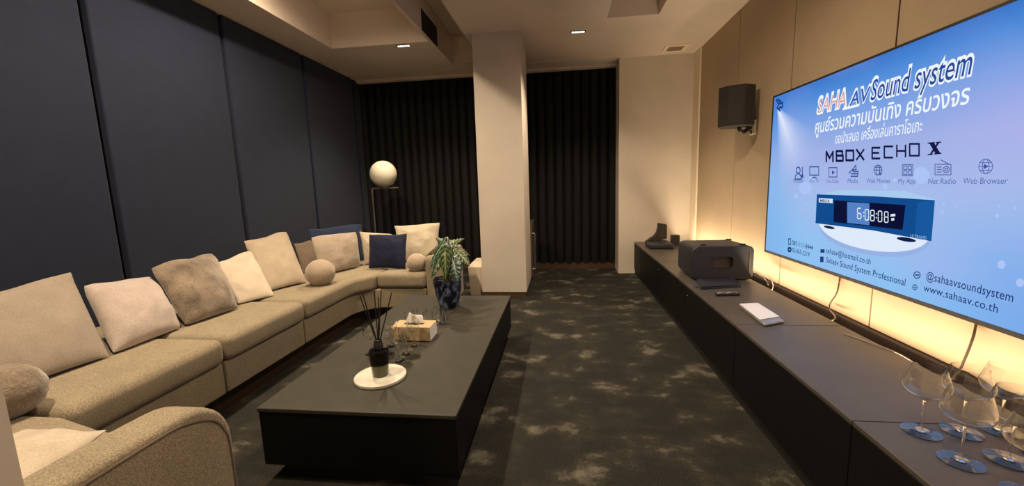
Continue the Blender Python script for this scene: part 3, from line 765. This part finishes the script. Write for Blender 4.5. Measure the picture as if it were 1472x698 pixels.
# dark stand and small cube at the far end
st = thing('charging_stand', (1.10, 4.95, CZ), 'dark stand with wide foot and curved upright panel at the cabinet far end', 'stand')
bm = bmesh.new(); prism(bm, [(.975, 4.76), (1.245, 4.74), (1.25, 5.05), (1.03, 5.16), (.99, 5.10)], CZ+.001, CZ+.062); bevel(link('foot', bm, M['slate_plastic'], st), .02, 4)
bm = bmesh.new(); pr = []
cur = spline([(.985, .478), (1.02, .515), (1.065, .545), (1.095, .585), (1.118, .64), (1.125, .692)], 5) if False else None
path = spline([(.985, 0, .465), (1.015, 0, .505), (1.065, 0, .535), (1.10, 0, .575), (1.118, 0, .63), (1.122, 0, .692)], 5)
outl = [(p.x, p.z) for p in path] + [(1.228, .668), (1.232, .500), (1.16, .485), (1.08, .474)]
prism(bm, outl, 4.96, 5.02, lambda a, b, c: (a, c + (a-1.0)*.25, b)); bevel(link('upright_panel', bm, M['black_plastic'], st), .008, 3)
cu = boxes((1.285, 1.375, 5.0, 5.09, CZ+.001, .54)); o = bevel(link('small_speaker', cu, M['black_plastic']), .006, 3)
tag(o, 'small black cube speaker on the cabinet right of the dark stand', 'speaker')

# ------------------------------------------------------------------ wall speaker
ws = thing('wall_speaker', (1.45, 3.70, 1.77), 'black angular speaker on a bracket high on the right wall beside the screen', 'speaker')
P1 = [(1.41+(x-1.41)*.95+.022, 3.99+(y-3.99)*.95-.29) for x, y in [(1.262, 3.985), (1.305, 3.905), (1.425, 3.845), (1.530, 3.905), (1.555, 4.02), (1.47, 4.15), (1.34, 4.14)]]
bm = bmesh.new(); prism(bm, P1, 1.612, 1.928); bevel(link('cabinet_shell', bm, M['speaker_cloth'], ws), .006, 3)
bm = bmesh.new()
a = Vector(P1[1]); b = Vector(P1[2]); nn = Vector(((b-a).y, -(b-a).x)).normalized()
prism(bm, [tuple(a+(b-a)*.06), tuple(a+(b-a)*.94), tuple(a+(b-a)*.94+nn*.006), tuple(a+(b-a)*.06+nn*.006)], 1.625, 1.915); bevel(link('grille', bm, M['speaker_cloth'], ws), .003, 2)
bm = bmesh.new(); tube(bm, spline([(1.47, 3.72, 1.62), (1.475, 3.71, 1.585), (1.51, 3.72, 1.57), (1.56, 3.76, 1.60), (1.59, 3.77, 1.62)], 5), .016, 10)
link('bracket', bm, M['black_plastic'], ws, True)
bm = bmesh.new(); tube(bm, spline([(1.51, 3.68, 1.615), (1.53, 3.66, 1.575), (1.56, 3.70, 1.55), (1.588, 3.77, 1.585)], 5), .006, 8)
link('cable', bm, M['black'], ws, True)
bevel(link('wall_plate', boxes((1.588, 1.599, 3.70, 3.80, 1.55, 1.665)), M['trim_cream'], ws), .004, 2)

# ------------------------------------------------------------------ television
TVX = 1.54; TL_, TRY = 3.315, 1.27; TVB, TVT = .625, 1.772
tv = thing('television', (TVX, 2.29, 1.2), 'huge wall television with a blue advert glowing on its screen', 'television')
bevel(link('back_shell', boxes((TVX+.006, TVX+.05, TRY, TL_, TVB, TVT)), M['black_plastic'], tv), .004, 2)
link('wall_mount', boxes((TVX+.05, XR, 1.9, 2.7, 1.0, 1.5)), M['black'], tv)
bm = bmesh.new(); w = .011
for a in ((TRY, TL_, TVT-w, TVT), (TRY, TL_, TVB, TVB+w*1.6), (TL_-w, TL_, TVB+w*1.6, TVT-w), (TRY, TRY+w, TVB+w*1.6, TVT-w)): box(bm, TVX-.004, TVX+.006, *a)
link('bezel', bm, M['black_plastic'], tv)
S0, S1, V0, V1 = TL_-w, TRY+w, TVB+w*1.6, TVT-w

def screen_mat():
    m = bpy.data.materials.new('screen_picture'); m.use_nodes = True; nt = m.node_tree; L = nt.links.new
    nt.nodes.remove(nt.nodes['Principled BSDF'])
    tc = nt.nodes.new('ShaderNodeTexCoord'); sp = nt.nodes.new('ShaderNodeSeparateXYZ'); L(tc.outputs['Generated'], sp.inputs[0])
    def ramp(src, stops):
        r = nt.nodes.new('ShaderNodeValToRGB'); e = r.color_ramp.elements
        e[0].position, e[0].color = stops[0][0], (*lin(stops[0][1]), 1); e[1].position, e[1].color = stops[-1][0], (*lin(stops[-1][1]), 1)
        for p, c in stops[1:-1]: k = e.new(p); k.color = (*lin(c), 1)
        L(src, r.inputs['Fac']); return r.outputs['Color']
    def mix(f, a, b, bt='MIX'):
        x = nt.nodes.new('ShaderNodeMix'); x.data_type = 'RGBA'; x.blend_type = bt
        if isinstance(f, float): x.inputs['Factor'].default_value = f
        else: L(f, x.inputs['Factor'])
        for s, i in ((a, 'A'), (b, 'B')):
            if isinstance(s, tuple): x.inputs[i].default_value = (*s, 1)
            else: L(s, x.inputs[i])
        return x.outputs['Result']
    def mr(src, a, b, c=0., d=1.):
        x = nt.nodes.new('ShaderNodeMapRange'); x.interpolation_type = 'SMOOTHSTEP'
        for i, v in enumerate((a, b, c, d)): x.inputs[i+1].default_value = v
        L(src, x.inputs[0]); return x.outputs[0]
    def mth(op, a, b=None):
        n = nt.nodes.new('ShaderNodeMath'); n.operation = op
        for i, v in enumerate((a, b)):
            if v is None: continue
            if isinstance(v, (int, float)): n.inputs[i].default_value = v
            else: L(v, n.inputs[i])
        return n.outputs[0]
    Z = sp.outputs['Z']; U = mth('SUBTRACT', 1, sp.outputs['Y'])     # U: 0 left .. 1 right as one looks at it
    c1 = ramp(Z, [(0, (140, 194, 242)), (.14, (146, 194, 241)), (.42, (166, 188, 234)), (.62, (160, 177, 230)), (.80, (120, 160, 226)), (.93, (76, 138, 216)), (1, (62, 118, 200))])
    left = mr(U, .0, .28, .75, 0.)
    c2 = mix(left, c1, ramp(Z, [(0, (120, 178, 235)), (.5, (132, 182, 236)), (.8, (96, 152, 226)), (1, (70, 130, 215))]))
    right = mth('MULTIPLY', mr(U, .55, 1.0), mr(Z, .5, .1))
    c3 = mix(mth('MULTIPLY', right, .55), c2, lin((98, 138, 226)))
    n = nt.nodes.new('ShaderNodeTexNoise'); n.inputs['Scale'].default_value = 2.6; n.inputs['Detail'].default_value = 2; L(tc.outputs['Generated'], n.inputs['Vector'])
    c4 = mix(mth('MULTIPLY', mr(n.outputs['Fac'], .45, .75), .35), c3, lin((176, 178, 236)))
    # stage light beams: from the top left corner and from the right edge
    def beam(u0, z0, du, dz, wd, ln, asp=1.78):
        x = mth('MULTIPLY', mth('SUBTRACT', U, u0), asp); y = mth('SUBTRACT', Z, z0)
        q = math.hypot(du, dz); du, dz = du/q, dz/q
        t = mth('ADD', mth('MULTIPLY', x, du), mth('MULTIPLY', y, dz))
        s = mth('ABSOLUTE', mth('SUBTRACT', mth('MULTIPLY', x, dz), mth('MULTIPLY', y, du)))
        wd_ = mth('ADD', mth('MULTIPLY', mth('MAXIMUM', t, 0), wd), .02)
        a = mth('SUBTRACT', 1, mth('MINIMUM', mth('DIVIDE', s, wd_), 1))
        b = mr(t, 0., ln, 1., 0.); g = mr(t, -.02, .01)
        return mth('MULTIPLY', mth('MULTIPLY', a, b), g)
    c5 = mix(mth('MULTIPLY', beam(.035, .91, .55, -.75, .55, .55), .95), c4, (.85, .88, 1.))
    c6 = mix(mth('MULTIPLY', beam(.99, .60, -.9, .10, .8, .75), .55), c5, lin((190, 180, 240)))
    e = nt.nodes.new('ShaderNodeEmission'); e.inputs['Strength'].default_value = 1.0
    L(c6, e.inputs['Color']); L(e.outputs[0], nt.nodes['Material Output'].inputs['Surface'])
    return m
scr = link('screen', boxes((TVX, TVX+.006, S1, S0, V0, V1)), screen_mat(), tv)
LAY = [0]
def splane(px, py, k): p = onx(px, py, TVX); return Vector((TVX-.0008-.0004*k, p.y, p.z))
def sub(name, bm, m, label=None):
    o = link(name, bm, m); o.parent = scr
    o.matrix_parent_inverse = Matrix()
    if label: o['label'] = label
    return o
def poly(bm, pts, k):
    """flat polygon on the screen face, given as world (y,z) or pixels, pulled to a hair of thickness"""
    v = [bm.verts.new(p) for p in pts]; bm.faces.new(v)
def ppx(name, pxs, col, k, s=1., label=None):
    bm = bmesh.new(); poly(bm, [splane(x, y, k) for x, y in pxs], k)
    return sub(name, bm, emit('scr_'+name, lin(col), s), label)
tn = 0
def text(body, bl, br, tl, col, k=6, off=0., shear=0., s=1., sp=1., name='lettering', m=None, ref=None):
    """body set on the screen so its bounds run from bl to br along the baseline and reach up to tl"""
    cu = bpy.data.curves.new('t', 'FONT'); cu.body = body; cu.size = 1; cu.offset = off; cu.shear = shear; cu.space_character = sp; cu.resolution_u = 3
    ob = bpy.data.objects.new('t', cu); C.objects.link(ob)
    dg = bpy.context.evaluated_depsgraph_get(); me = bpy.data.meshes.new_from_object(ob.evaluated_get(dg))
    bpy.data.objects.remove(ob)
    xs = [v.co.x for v in me.vertices]; ysr = [v.co.y for v in me.vertices]
    if not xs: return
    x0, x1 = min(xs), max(xs)
    hy = ref if ref else max(ysr)
    a, b, c = splane(*bl, k), splane(*br, k), splane(*tl, k)
    for v in me.vertices:
        u = (v.co.x-x0)/(x1-x0)
        base = a.z+(b.z-a.z)*u*0 + ((b.z+a.z)/2-a.z)
        v.co = Vector((a.x, a.y+(b.y-a.y)*u, base+(c.z-a.z)*v.co.y/hy))
    me.materials.append(m if m else emit('scr_text', lin(col), s))
    me.name = name
    o = bpy.data.objects.new(name, me); C.objects.link(o); o.parent = scr; o.matrix_parent_inverse = Matrix()
    return o
WHT, DBL = (238, 246, 252), (24, 34, 86)
CAP = .73
# headline logo
text('Sound system', (1250, 146), (1399, 105), (1250, 113), WHT, 3, .055, .12, 1.0, 1.0, ref=CAP)
text('Sound system', (1252, 145), (1397, 105.5), (1252, 115), (40, 72, 150), 5, .004, .12, ref=CAP)
text('SAHA', (1174, 163.5), (1218, 152.5), (1174, 139), WHT, 3, .055, .15, ref=CAP)
text('AV', (1219, 152), (1253, 145), (1219, 129.5), WHT, 3, .055, .15, ref=CAP)
ppx('lettering', [(1212, 158.5), (1236, 152.5), (1236, 149), (1212, 155)], WHT, 3)
text('SAHA', (1176, 162), (1216, 152.5), (1176, 141.5), (226, 150, 142), 5, -.004, .15, ref=CAP)
text('AV', (1221.5, 151), (1251, 145), (1221.5, 131.5), (60, 96, 178), 5, .018, .15, ref=CAP)
# Thai lines
text('ศูนย์รวมความบันเทิง ครบวงจร', (1172, 190), (1393, 151), (1172, 176), WHT, 4, .012, .05, ref=.56)
text('ขอนำเสนอ เครื่องเล่นคาราโอเกะ', (1201, 206), (1326, 189), (1201, 195), WHT, 4, .004, .05, ref=.56)
GL = {'M': [[(0, 0), (0, 1), (.5, .35), (1, 1), (1, 0)]], 'B': [[(0, 0), (0, 1), (.9, 1), (.9, .54), (0, .54)], [(.9, .54), (1, .5), (1, 0), (0, 0)]], 'O': [[(0, 0), (0, 1), (1, 1), (1, 0), (0, 0)]],
      'X': [[(0, 0), (1, 1)], [(0, 1), (1, 0)]], 'E': [[(1, 1), (0, 1), (0, 0), (1, 0)], [(0, .52), (.85, .52)]], 'C': [[(1, 1), (0, 1), (0, 0), (1, 0)]], 'H': [[(0, 0), (0, 1)], [(1, 0), (1, 1)], [(0, .5), (1, .5)]]}
def glyphs(rows, col, k, wpx):
    for chh, x0, yb, wd_, hh in rows:
        icon('lettering', x0+wd_/2, yb-hh/2, wd_, hh, GL[chh], col, k, wpx/wd_)
LETTERS = [('M', 1188.5, 232, 9.5, 14), ('B', 1203, 231, 9.5, 14), ('O', 1217, 230.2, 10.5, 14), ('X', 1232, 229.4, 10.5, 14.5), ('E', 1254.5, 227.6, 11, 15.5), ('C', 1272, 226.3, 12, 16), ('H', 1290, 225, 12.5, 16.5), ('O', 1308.5, 223.6, 13.5, 17)]
ppx('lettering', [(1336, 204.5), (1343, 204), (1353, 220.5), (1346, 221.5)], (22, 24, 72), 4)
ppx('lettering', [(1349, 203.5), (1352.5, 203.2), (1340, 222), (1336.5, 222.5)], (22, 24, 72), 4)
for a_ in ((1334.5, 204.8, 1345, 203.9), (1346.5, 203.9, 1354, 203.2), (1334.5, 223, 1342, 222.3), (1344, 222, 1354.5, 221)):
    ppx('lettering', [(a_[0], a_[1]), (a_[2], a_[3]), (a_[2], a_[3]+1.8), (a_[0], a_[1]+1.8)] if a_[1] < 210 else [(a_[0], a_[1]-1.8), (a_[2], a_[3]-1.8), (a_[2], a_[3]), (a_[0], a_[1])], (22, 24, 72), 5)
ic = (86, 108, 176)
for b, l, r, h in (('Karaoke', (1141, 262.5), (1155, 262.5), 6), ('Net TV', (1164, 262.5), (1178, 262.5), 6), ('YouTube', (1188, 263), (1206, 263), 6), ('Media', (1219, 263), (1234, 263), 7),
                   ('Web Movies', (1246, 263), (1280, 263), 7), ('My App', (1292, 263.5), (1317, 263.5), 7.5), ('Net Radio', (1335, 264), (1375, 264), 8), ('Web Browser', (1385, 264), (1449, 264), 9)):
    text(b, l, r, (l[0], l[1]-h), ic, 4, .0, ref=CAP)
dk = (38, 62, 120)
for b, l, r, h in (('087-111-8444', (1139, 352), (1169, 359), 7), ('02-065-2219', (1139, 362.5), (1164, 368), 6.5), ('sahaav@hotmail.co.th', (1188, 363), (1252, 380), 8),
                   ('Sahaav Sound System Professional', (1188, 377), (1302, 410), 8.5), ('@sahaavsoundsystem', (1332, 401), (1457, 434), 12), ('www.sahaav.co.th', (1328, 418), (1435, 449), 11)):
    text(b, l, r, (l[0], l[1]-h), dk, 4, .005, ref=CAP, sp=1.04)

#ICONS: strokes in a local 0..1 square mapped to a pixel box on the screen
def icon(name, cx, cyy, wpx, hpx, strokes, col, k=4, lw=.05, fills=()):
    bm = bmesh.new()
    def P(u, v): return splane(cx+(u-.5)*wpx, cyy-(v-.5)*hpx, k)
    for st_ in strokes:
        p = [P(*q) for q in st_]
        wd_ = lw*abs(P(1, .5).y-P(0, .5).y)
        for a, b in zip(p, p[1:]):
            d = (b-a)
            if d.length < 1e-6: continue
            d.normalize(); nrm = Vector((0, -d.z, d.y))*wd_*.5; e = d*wd_*.3
            bm.faces.new([bm.verts.new(q) for q in (a-e-nrm, b+e-nrm, b+e+nrm, a-e+nrm)])
    for f in fills: bm.faces.new([bm.verts.new(P(*q)) for q in f])
    return sub(name, bm, emit('scr_icon', lin(col)))
def circ(u, v, r, ry=None, a0=0, a1=360, n=20): return [(u+r*math.cos(math.radians(a0+(a1-a0)*i/n)), v+(ry or r)*math.sin(math.radians(a0+(a1-a0)*i/n))) for i in range(n+1)]
sq = lambda a, b, c, d: [(a, b), (c, b), (c, d), (a, d), (a, b)]
ib = (62, 84, 156)
icon('icon', 1149, 249, 13, 20, [circ(.42, .72, .22), [(.05, .08), (.12, .32), (.34, .48)], [(.5, .48), (.72, .32), (.78, .08), (.05, .08)], [(.88, .2), (.88, .95)], circ(.88, .3, .09)], ib, lw=.09)
icon('icon', 1171, 247.5, 13, 16, [sq(0, .25, 1, 1), [(.25, .02), (.75, .02)], [(.5, .25), (.5, .05)]], ib, lw=.08)
icon('icon', 1198, 247.5, 12, 14, [sq(.02, .02, .98, .98)], ib, lw=.08, fills=[[(.38, .25), (.75, .5), (.38, .75)]])
icon('icon', 1228, 246, 14, 18, [[(0, .35), (.3, .6), (.55, .45), (.95, .5), (.9, .1), (.2, .1)], [(.35, .62), (.7, .98), (.75, .62), (.35, .62)], [(.2, .3), (.9, .3)]], ib, lw=.09)
icon('icon', 1263.5, 245, 13, 16, [circ(.45, .55, .45), circ(.45, .55, .2, .45), [(0, .55), (.9, .55)], [(.08, .8), (.82, .8)]], ib, lw=.07, fills=[[(.5, .45), (.98, .2), (.78, .18), (.7, 0)]])
icon('icon', 1305.5, 244.5, 15, 16, [sq(0, 0, 1, 1), sq(.12, .12, .44, .44), sq(.56, .12, .88, .44), sq(.12, .56, .44, .88), sq(.56, .56, .88, .88)], ib, lw=.06)
icon('icon', 1356.5, 240, 23, 22, [sq(0, 0, 1, .68), circ(.7, .34, .2), circ(.7, .34, .09), [(.12, .5), (.4, .5)], [(.12, .34), (.4, .34)], [(.12, .18), (.4, .18)], [(.35, .98), (.85, .70)]], ib, lw=.045)
icon('icon', 1418, 239, 20, 21, [circ(.5, .5, .5, n=28), circ(.5, .5, .24, .5), [(0, .5), (1, .5)], [(.1, .76), (.9, .76)], [(.1, .24), (.9, .24)]], ib, lw=.045, fills=[[(.36, .32), (.72, .5), (.36, .68)]])
icon('icon', 1135.5, 347, 4, 8, [sq(.1, 0, .9, 1)], dk, lw=.2)
icon('icon', 1135.5, 358.5, 5, 6, [circ(.5, .5, .4)], dk, lw=.35)
icon('icon', 1183, 360.5, 6, 5, [], dk, fills=[[(0, 0), (1, 0), (1, 1), (0, 1)]])
icon('icon', 1182, 372.5, 5, 8, [], dk, fills=[[(0, 0), (1, 0), (1, 1), (0, 1)]])
icon('icon', 1319, 395.5, 10, 10, [circ(.5, .55, .46)], dk, lw=.12, fills=[[(.2, .45), (.8, .45), (.8, .65), (.2, .65)], [(.45, .12), (.7, .2), (.55, -.02)]])
icon('icon', 1316, 412.5, 7, 8, [circ(.5, .5, .48), [(0, .5), (1, .5)], circ(.5, .5, .2, .48)], dk, lw=.1)
# stage lamp drawing, top left
icon('stage_lamp', 1121, 151, 11, 18, [[(.1, .95), (.4, .6), (.2, .3), (.6, .05)], [(.3, .98), (.7, .75)], [(.4, .6), (.9, .7), (.9, .35), (.5, .3)]], (30, 66, 140), lw=.14)
glyphs(LETTERS, (22, 24, 72), 4, 2.2)
SEG = {'6': 'afedcg', '0': 'abcdef', '8': 'abcdefg'}
SL = {'a': [(.12, 1), (.88, 1)], 'b': [(1, .94), (1, .56)], 'c': [(1, .44), (1, .06)], 'd': [(.12, 0), (.88, 0)], 'e': [(0, .44), (0, .06)], 'f': [(0, .94), (0, .56)], 'g': [(.12, .5), (.88, .5)]}
for dch, x0, yb in (('6', 1234, 314), ('0', 1245, 316), ('8', 1253, 317), ('0', 1264, 318.2), ('8', 1273, 319.2)):
    icon('lettering', x0+2.6, yb-7.5, 5.2, 15, [SL[q] for q in SEG[dch]], (225, 240, 252), 10, .22)
icon('lettering', 1243, 308, 2, 6, [], (225, 240, 252), 10, .2, [[(0, .8), (.8, .8), (.8, 1.05), (0, 1.05)], [(0, 0), (.8, 0), (.8, .25), (0, .25)]])
icon('lettering', 1261.5, 310, 2, 7, [], (225, 240, 252), 10, .2, [[(0, .8), (.8, .8), (.8, 1.05), (0, 1.05)], [(0, 0), (.8, 0), (.8, .25), (0, .25)]])
icon('display_symbol', 1285, 312, 7, 10, [], (225, 240, 252), 10, .2, [[(0, .6), (1, .65), (1, 1), (.1, .95)], [(.2, 0), (.8, .05), (.8, .4), (.2, .35)]])
# advertised box on its round white pedestal
def ell(cx, cyy, rx, ry, rot, n=40): return [(cx+rx*math.cos(2*PI*i/n)*math.cos(rot)-ry*math.sin(2*PI*i/n)*math.sin(rot), cyy+rx*math.cos(2*PI*i/n)*math.sin(rot)+ry*math.sin(2*PI*i/n)*math.cos(rot)) for i in range(n)]
ppx('pedestal_shade', ell(1258, 336, 80, 31, .15), (150, 178, 228), 2)
ppx('pedestal', ell(1257, 329, 80, 31, .15), (222, 234, 250), 3)
ppx('box_top', [(1175, 280), (1206, 273), (1300, 274), (1345, 286.5), (1345, 290), (1260, 284)], (168, 204, 240), 4)
ppx('box_front', [(1175, 279), (1260, 282), (1345, 287.5), (1340, 346.5), (1256, 331), (1173, 320.5)], (18, 76, 142), 5)
ppx('box_front', [(1320, 290), (1344.5, 288.5), (1340, 346), (1316, 341)], (24, 88, 158), 6)
ppx('box_display', [(1200, 287.5), (1303, 294.5), (1298, 330), (1199, 319)], (14, 20, 56), 7)
ppx('box_display_glow', [(1219, 290), (1251, 292), (1251, 323.5), (1219, 320)], (84, 130, 196), 8)
ppx('box_display', [(1251, 292), (1303, 295), (1299, 329), (1251, 323)], (12, 16, 52), 8)
ppx('box_foot', ell(1193, 326.5, 8, 2, .2), (16, 30, 70), 6)
ppx('box_foot', ell(1304, 344, 14, 3, .15), (16, 30, 70), 6)
ppx('box_badge', [(1178, 284.5), (1198, 285.5), (1198, 292), (1178, 290.5)], (215, 228, 245), 7)
text('MBOX', (1180, 290), (1194, 290.6), (1180, 286), (28, 50, 104), 9, .02, ref=CAP)
text('ULTRAHD', (1310, 341), (1333, 344), (1310, 336), (150, 190, 230), 9, .0, ref=CAP)
# soft light spots scattered over the picture
SPOT = emit('scr_spot', lin((172, 196, 246)))
for x, y, r in ((1158, 270, 9), (1167, 258, 5), (1145, 282, 3), (1159, 293, 1.6), (1273, 268.5, 4), (1287, 258, 3), (1325, 252, 12), (1357, 293, 2), (1374, 296, 2), (1355, 305, 2.3), (1437, 296, 2), (1460, 299, 2.2), (1434, 310, 3), (1440, 380, 6), (1467, 406, 6), (1141, 216, 1.5), (1153, 300, 1.3)):
    bm = bmesh.new(); poly(bm, [splane(p, q_, 1) for p, q_ in ell(x, y, r, r, 0, 20)], 1)
    sub('light_spot', bm, SPOT)

# ------------------------------------------------------------------ cables
def cable(pts, r, m, label):
    bm = bmesh.new(); tube(bm, spline(pts, 8), r, 8)
    return tag(link('cable', bm, m, smooth=True), label, 'cable', 'cables along the cabinet')
a = onx(1207, 400, 1.595); b = onx(1203, 420, 1.58); c = onx(1192, 440, 1.565); d = onz(1190, 457, .405)
cable([a+Vector((0, 0, .04)), a, b, c, (1.50, d.y, .41), (1.46, d.y, .385)], .004, M['cable_dark'], 'dark cable hanging from the television near its left third')
a = onx(1403, 466, 1.595); b = onx(1397, 490, 1.575); c = onx(1381, 527, 1.55)
cable([a+Vector((0, 0, .05)), a, b, c, (1.50, c.y-.02, .40), (1.47, c.y-.02, .37)], .0045, M['cable_dark'], 'dark cable hanging from the television above the wine glasses')
p0 = onz(1085, 388, .45)
cable([(1.44, 3.45, .47), (1.50, 3.36, .50), (1.53, 3.22, .46), (1.50, 3.08, .425), (1.465, 3.02, .40)], .003, M['cable_white'], 'pale cable looping from the portable speaker to the gap')
cable([(1.44, 3.50, .46), (1.485, 3.42, .46), (1.51, 3.25, .44), (1.49, 3.12, .41)], .003, M['cable_dark'], 'dark cable beside the pale loop behind the portable speaker')
cable([(1.37, 2.12, .4195), (1.40, 2.03, .4195), (1.43, 1.93, .4205), (1.455, 1.86, .410), (1.475, 1.80, .385), (1.485, 1.72, .35)], .0022, M['cable_grey'], 'pale cable running over the cabinet back edge left of the wine glasses')

# ------------------------------------------------------------------ world and view
w = bpy.data.worlds.new('world'); S.world = w; w.use_nodes = True
w.node_tree.nodes['Background'].inputs[0].default_value = (.8, .75, .7, 1); w.node_tree.nodes['Background'].inputs[1].default_value = .02
S.view_settings.view_transform = 'Standard'; S.view_settings.look = 'None'; S.view_settings.gamma = 1
S.view_settings.use_curve_mapping = False; S.view_settings.exposure = 0
try:
    S.cycles.use_denoising = True; S.cycles.max_bounces = 12; S.cycles.transparent_max_bounces = 24; S.cycles.sample_clamp_indirect = 6
except Exception: pass
